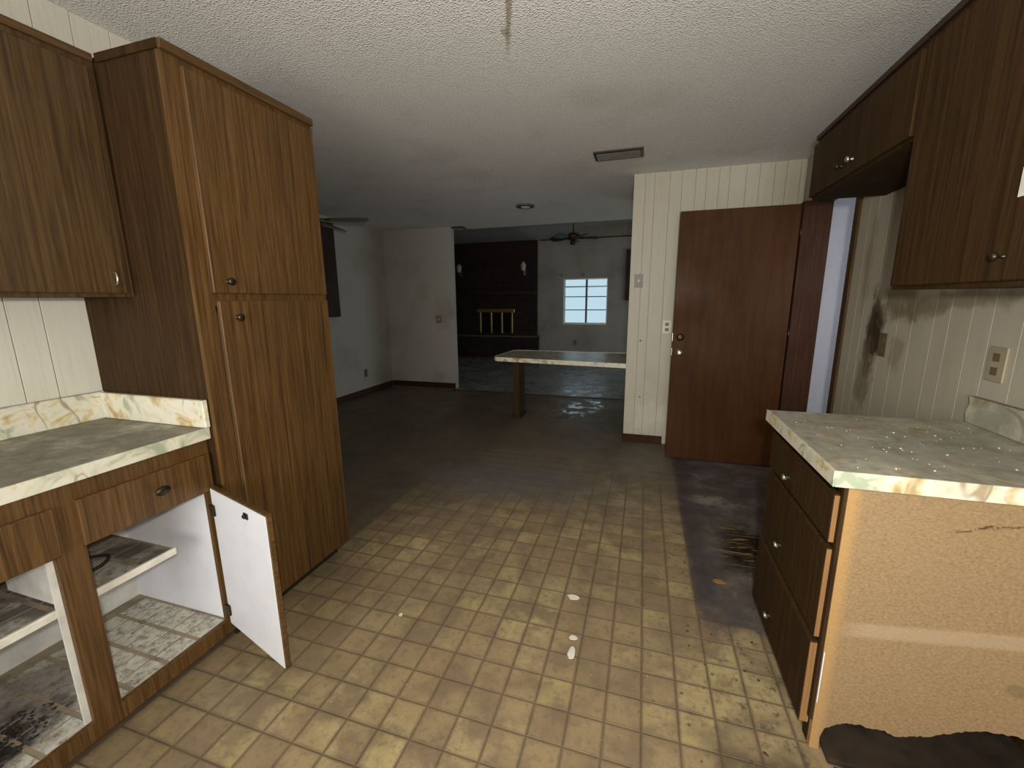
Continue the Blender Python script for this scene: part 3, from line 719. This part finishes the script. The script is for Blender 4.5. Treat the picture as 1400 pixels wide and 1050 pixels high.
plate('light_switch', 'grey double switch plate on the white dining wall', (-3.05, YF, 1.085), '-y', .10, .115, 'plate_grey', 'double')
plate('wall_outlet', 'brown outlet low on the dining side wall', (XD, 5.31, .318), '+x', .07, .115, 'plate_brown', 'outlet')
plate('wall_outlet', 'brown outlet amid mould streaks on the soiled panelling', (XR, 2.622, 1.13), '-x', .075, .118, 'plate_brown', 'outlet')
plate('wall_outlet', 'dusty cream outlet above the marbled splash board', (XR, 1.875, 1.138), '-x', .080, .120, 'plate_tan', 'outlet')
plate('wall_outlet', 'small dark outlet below the far window', (-1.54, YL, .36), '-y', .075, .12, 'plate_brown', 'outlet')

def vent(label, x0, x1, y0, y1, n):
    o = thing('ceiling_vent', label, 'vent', ((x0+x1)/2, (y0+y1)/2, ZC)); f = .022
    bm = bmesh.new()
    for a in ((x0, x1, y0, y0+f), (x0, x1, y1-f, y1), (x0, x0+f, y0+f, y1-f), (x1-f, x1, y0+f, y1-f)): box(bm, *a, ZC-.012, ZC, bev=.002)
    obj('frame', bm, 'fan_metal', o)
    obj('backing', B(x0+f, x1-f, y0+f, y1-f, ZC-.003, ZC-.001), 'soot', o)
    for k in range(n):
        y = y0+f+(k+.5)*(y1-y0-2*f)/n
        bm = B(x0+f, x1-f, -.011, .011, -.0012, .0012); bmesh.ops.rotate(bm, matrix=Matrix.Rotation(.7, 3, 'X'), verts=bm.verts); bmesh.ops.translate(bm, vec=(0, y, ZC-.0105), verts=bm.verts)
        obj('slat', bm, 'plate_grey', o)
    return o
vent('dark framed air vent in the ceiling before the cream panelling', -.42, -.06, 3.43, 3.625, 7)
vent('small dark air vent in the ceiling by the wide opening', -2.86, -2.62, 6.03, 6.21, 5)
cl = thing('ceiling_light', 'round recessed ceiling light with a dull rim over the dining area', 'light', (-1.37, 5.0, ZC))
obj('rim', lathe(bmesh.new(), [(.07, -.002), (.105, -.001), (.11, -.010), (.10, -.020), (.075, -.024), (.07, -.016)], (-1.37, 5.0, ZC), (0,0,1), 28), 'grille', cl)
obj('lens', lathe(bmesh.new(), [(.068, -.006), (.05, -.028), (.02, -.036), (.004, -.038)], (-1.37, 5.0, ZC), (0,0,1), 24), 'frosted', cl)

# ------------------------------------------------------------------ bar table on a post
bt = thing('bar_table', 'marbled bar table on one brown post, joined to the wall end', 'table', (-1.375, 4.72, 0))
tp = [(XE-.003, 4.17), (XE-.003, 5.02)]
for cx, cy, a0 in ((-1.49+.06, 5.05-.12, 90), (-1.568+.10, 4.33+.10, 180)):
    for k in range(6):
        a = math.radians(a0+k*18); tp.append((cx+.10*math.cos(a), cy+.10*math.sin(a)))
obj('tabletop', prism(bmesh.new(), tp, 'z', .722, .757), 'marble_bar', bt)
bm = bmesh.new(); cxm, cym = -.85, 4.62
outer = [bm.verts.new((cxm+(x-cxm)*1.004, cym+(y-cym)*1.006, z)) for z in (.715, .760) for x, y in tp]
inner = [bm.verts.new((cxm+(x-cxm)*1.0005, cym+(y-cym)*1.0005, z)) for z in (.715, .760) for x, y in tp]
n = len(tp)
for k in range(1, n):
    a, b = k, (k+1) % n
    bm.faces.new((outer[a], outer[b], outer[n+b], outer[n+a])); bm.faces.new((outer[n+a], outer[n+b], inner[n+b], inner[n+a])); bm.faces.new((inner[a], inner[b], outer[b], outer[a])); bm.faces.new((inner[b], inner[a], inner[n+a], inner[n+b]))
bmesh.ops.recalc_face_normals(bm, faces=bm.faces)
obj('edge_band', bm, 'marble_worn', bt, label='pale marbled edge band')
obj('post', B(-1.412, -1.340, 4.59, 4.85, 0, .721, bev=.003), 'oak_dark_shaded', bt)
obj('foot_trim', B(-1.430, -1.322, 4.572, 4.868, 0, .035, bev=.005), 'dark_trim', bt)

# ------------------------------------------------------------------ dark hung panels, ceiling fans
tag(obj('window_shutter', B(XD+.002, XD+.045, 4.30, 4.82, 1.17, 2.36, bev=.004), 'panel_dark', None, (XD+.02, 4.56, 1.17)), 'dark brown shutter panel on the dining side wall behind the pantry', 'shutter')
tag(obj('window_shutter', B(-.435, .05, YL-.05, YL-.002, 1.34, 2.44, bev=.004), 'panel_dark', None, (-.2, YL-.02, 1.34)), 'dark panel on the far wall to the window side of the cream wall end', 'shutter')
def fan(name, label, at, zc, hubz, R_, ang, bmat, nb=5, ch=1.0, tilt=.3):
    o = thing(name, label, 'fan', (at[0], at[1], hubz)); x, y = at
    obj('canopy', lathe(bmesh.new(), [(.02, -.09), (.05, -.07), (.07, -.02), (.072, -.001)], (x, y, zc), (0,0,1), 18), 'fan_metal', o)
    obj('downrod', lathe(bmesh.new(), [(.012, 0), (.012, zc-.07-hubz-.05)], (x, y, hubz+.05), (0,0,1), 10), 'fan_metal', o)
    obj('motor', lathe(bmesh.new(), [(.03, -.075), (.085, -.06), (.115, -.02), (.115, .02), (.08, .05), (.02, .065)], (x, y, hubz), (0,0,1), 22), 'fan_metal', o)
    obj('light_cup', lathe(bmesh.new(), [(.02, -.15), (.05, -.14), (.06, -.11), (.04, -.076)], (x, y, hubz), (0,0,1), 16), 'fan_metal', o)
    for k in range(nb):
        rot = Matrix.Translation((x, y, hubz-.025)) @ Matrix.Rotation(ang+k*2*math.pi/nb, 4, 'Z') @ Matrix.Rotation(tilt, 4, 'X')
        pts = [(a, b*ch) for a, b in ((.19, -.05), (.30, -.062), (R_-.05, -.07), (R_-.01, -.055), (R_, 0), (R_-.01, .055), (R_-.05, .07), (.30, .062), (.19, .05))]
        bm = prism(bmesh.new(), pts, 'z', -.004, .004); bmesh.ops.transform(bm, matrix=rot, verts=bm.verts); b = obj('blade', bm, bmat, o)
        bm = bmesh.new(); box(bm, .09, .24, -.018, .018, .005, .011, bev=.002); bmesh.ops.transform(bm, matrix=rot, verts=bm.verts); obj('blade_iron', bm, 'fan_metal', b)
    return o
fan('ceiling_fan', 'dark ceiling fan hanging in the far room above the window', (-1.30, 8.05), 2.875, 2.50, .47, .35, 'fan_metal', 5, 1.1, .35)
fan('ceiling_fan', 'ceiling fan with pale grey blades over the dining area, mostly behind the pantry', (-3.32, 3.70), ZC, 2.21, .62, .40, 'fan_blade', 5, 1.25, .42)

# ------------------------------------------------------------------ far window
wn = struct('window_1', B(WX0, WX1, YL+.10, YL+.14, WZ0, WZ0+.03), 'alu', 'bright metal framed window in the far room')
bm = bmesh.new()
for a in ((WX0, WX0+.028, WZ0+.03, WZ1), (WX1-.028, WX1, WZ0+.03, WZ1), (WX0+.028, WX1-.028, WZ1-.028, WZ1)): box(bm, a[0], a[1], YL+.10, YL+.14, a[2], a[3])
obj('window_frame', bm, 'alu', wn)
XM = (WX0+WX1)/2+.02
obj('mullion', B(XM-.022, XM+.022, YL+.09, YL+.14, WZ0+.03, WZ1-.028), 'grille', wn)
zs = [WZ0+.03, 1.125, 1.43, 1.665, WZ1-.028]
for s, (a, b) in enumerate(((WX0+.03, XM-.024), (XM+.024, WX1-.03))):
    for k in range(4):
        obj('pane', B(a, b, YL+.118, YL+.122, zs[k]+.011, zs[k+1]-.011), 'pane_glass', wn)
        if k: obj('glazing_bar', B(a, b, YL+.108, YL+.132, zs[k]-.0105, zs[k]+.0105), 'grille', wn)
    # tilted top sash
    bm = B(a+.01, b-.01, -.010, .010, -.015, .015); bmesh.ops.translate(bm, vec=(0, YL+.085, zs[3]-.005), verts=bm.verts); obj('sash_rail', bm, 'alu', wn)
obj('window_sill', B(WX0, WX1, YL-.015, YL+.098, WZ0-.012, WZ0+.004), 'white_paint', wn)
obj('reveal', B(WX0, WX0+.012, YL+.001, YL+.098, WZ0+.005, WZ1), 'white_paint', wn)
for x in (WX0-.03, XM-.05):
    tag(obj('curtain_bracket', B(x-.014, x+.014, YL-.05, YL-.001, WZ1+.05, WZ1+.10, bev=.004), 'grille', None, (x, YL-.02, WZ1+.05)), ('small dark curtain bracket above the corner of the far window' if x < -1.8 else 'small dark curtain bracket above the middle of the far window'), 'bracket', 'brackets above the far window')
struct('ground_outside', B(-8, 6, YL+.3, 26, -.5, -.3), 'siding')

# ------------------------------------------------------------------ brick fireplace
FX0, FX1, FY = -4.62, -2.45, 9.93
fp = thing('fireplace', 'dark brick fireplace wall with raised hearth and brass framed doors', 'fireplace', ((FX0+FX1)/2, FY, 0))
OX0, OX1, OZ0, OZ1 = -3.93, -3.02, .53, 1.13
bm = bmesh.new()
box(bm, FX0, OX0, FY+.012, YL-.002, 0, 2.725); box(bm, OX1, FX1, FY+.012, YL-.002, 0, 2.725); box(bm, OX0, OX1, FY+.012, YL-.002, OZ1, 2.725); box(bm, OX0, OX1, YL-.03, YL-.002, 0, OZ1)
obj('mortar_backing', bm, 'mortar', fp)
HZ, HY = .50, 9.66
hb = obj('hearth', B(FX0, FX1+.06, HY+.012, FY+.010, 0, HZ), 'mortar', fp)
hc = .035
n_ = 12; cw = (FX1+.08-FX0)/n_
cap = mesh('cap_brick', B(-cw/2+.004, cw/2-.004, HY-.012, FY+.008, HZ, HZ+hc, bev=.003), 'dirty_vinyl')
for k in range(n_): inst('cap_brick', cap, hb, (FX0+(k+.5)*cw, 0, 0))
bw, bh = .218, .075
full = mesh('brick', B(-bw/2+.006, bw/2-.006, -.014, .012, -bh/2+.006, bh/2-.006), 'brick')
half = mesh('brick', B(-bw/4+.006, bw/4-.006, -.014, .012, -bh/2+.006, bh/2-.006), 'brick')
rest = bmesh.new(); cnt = 0
def course(par, x0, x1, y, z, odd, skip, as_obj):
    global cnt
    x = x0
    first = True
    while x < x1-.04:
        L = bw/2 if (first and odd) or x+bw > x1+.01 else bw
        first = False
        c = x+L/2
        if not (skip and c+L/2 > OX0-.02 and c-L/2 < OX1+.02):
            if as_obj and cnt < 300: inst('brick', full if L == bw else half, par, (c, y, z)); cnt += 1
            else: box(rest, c-L/2+.006, c+L/2-.006, y-.014, y+.012, z-bh/2+.006, z+bh/2-.006)
        x += L
k = 0; z = bh/2
while z < HZ:                                            # hearth front
    course(hb, FX0, FX1+.06, HY+.012, z, k % 2, False, True); z += bh; k += 1
k = 0; z = HZ+hc+bh/2+.006
while z < 2.72:
    course(fp, FX0, FX1, FY+.012, z, k % 2, z < OZ1+.04, True); z += bh; k += 1
o = obj('upper_bricks', rest, 'brick', fp); o['kind'] = 'stuff'
obj('mantel', B(FX0-.02, FX1+.01, FY-.20, FY-.003, 1.50, 1.58, bev=.006), 'panel_dark', fp, label='dark mantel beam')
ins = obj('insert_hood', B(OX0-.03, OX1+.03, FY-.045, FY-.004, OZ1-.055, OZ1+.03, bev=.004), 'brass', fp, label='brass hood of the fireplace doors')
for x in (OX0+.05, OX0+.335, OX1-.30, OX1-.04):
    obj('brass_bar', B(x-.020, x+.020, FY-.035, FY-.006, OZ0+.04, OZ1-.056, bev=.004), 'brass', fp)
for a, b in ((OX0+.072, OX0+.313), (OX0+.357, OX1-.322), (OX1-.278, OX1-.062)):
    obj('glass_door', B(a, b, FY-.018, FY-.012, OZ0+.06, OZ1-.058), 'smoked_glass', fp)
obj('ash_sill', B(OX0, OX1, FY-.05, FY-.008, OZ0+.006, OZ0+.04, bev=.003), 'soot', fp)
def sconce(x, label):
    o = thing('wall_sconce', label, 'lamp', (x, FY-.004, 2.0)); y = FY-.004
    obj('backplate', prism(bmesh.new(), [(x-.03, 1.96), (x, 1.93), (x+.03, 1.96), (x+.035, 2.05), (x, 2.10), (x-.035, 2.05)], 'y', y-.012, y), 'brass', o)
    obj('arm', tube(bmesh.new(), [(x, y-.012, 2.0), (x, y-.06, 1.97), (x, y-.10, 1.99), (x, y-.115, 2.03)], .008), 'brass', o)
    bm = lathe(bmesh.new(), [(.02, 0), (.045, .02), (.060, .06), (.055, .10), (.07, .14), (.035, .19), (.012, .22)], (x, y-.115, 2.03), (0,0,1), 14)
    obj('glass_shade', bm, 'frosted', o)
sconce(-4.37, 'glass wall sconce on the brick beside the opening wall')
sconce(-2.74, 'glass wall sconce on the brick toward the far window')

# ------------------------------------------------------------------ small litter on the floor
def flake(label, x, y, r, sx, sy):
    n = 9; pts = [(x+sx*r*random.uniform(.7, 1.15)*math.cos(6.283*k/n), y+sy*r*random.uniform(.7, 1.15)*math.sin(6.283*k/n)) for k in range(n)]
    tag(obj('paint_flake', prism(bmesh.new(), pts, 'z', .0008, .0026), 'crumb', None, (x, y, .0008)), label, 'flake', 'pale paint flakes on the floor')
flake('broad pale paint flake on the tan floor tiles', -.252, 1.752, .024, 1.2, .8)
flake('long pale paint flake on the tan floor tiles', -.208, 1.432, .024, .6, 1.5)
flake('small round pale paint flake on the tan floor tiles', -.214, 1.51, .016, 1.2, .9)
flake('tiny pale paint flake near the base of the pantry cabinet', -.97, 1.42, .010, 1, 1)
tag(obj('leaf_scrap', prism(bmesh.new(), [(.418+a, 2.065+b) for a, b in ((-.03, 0), (-.012, .018), (.014, .014), (.032, -.004), (.010, -.016), (-.014, -.014))], 'z', .0005, .004), 'oak_edge', None, (.418, 2.065, .0005)), 'curled orange scrap on the grey patch by the drawer unit', 'scrap')
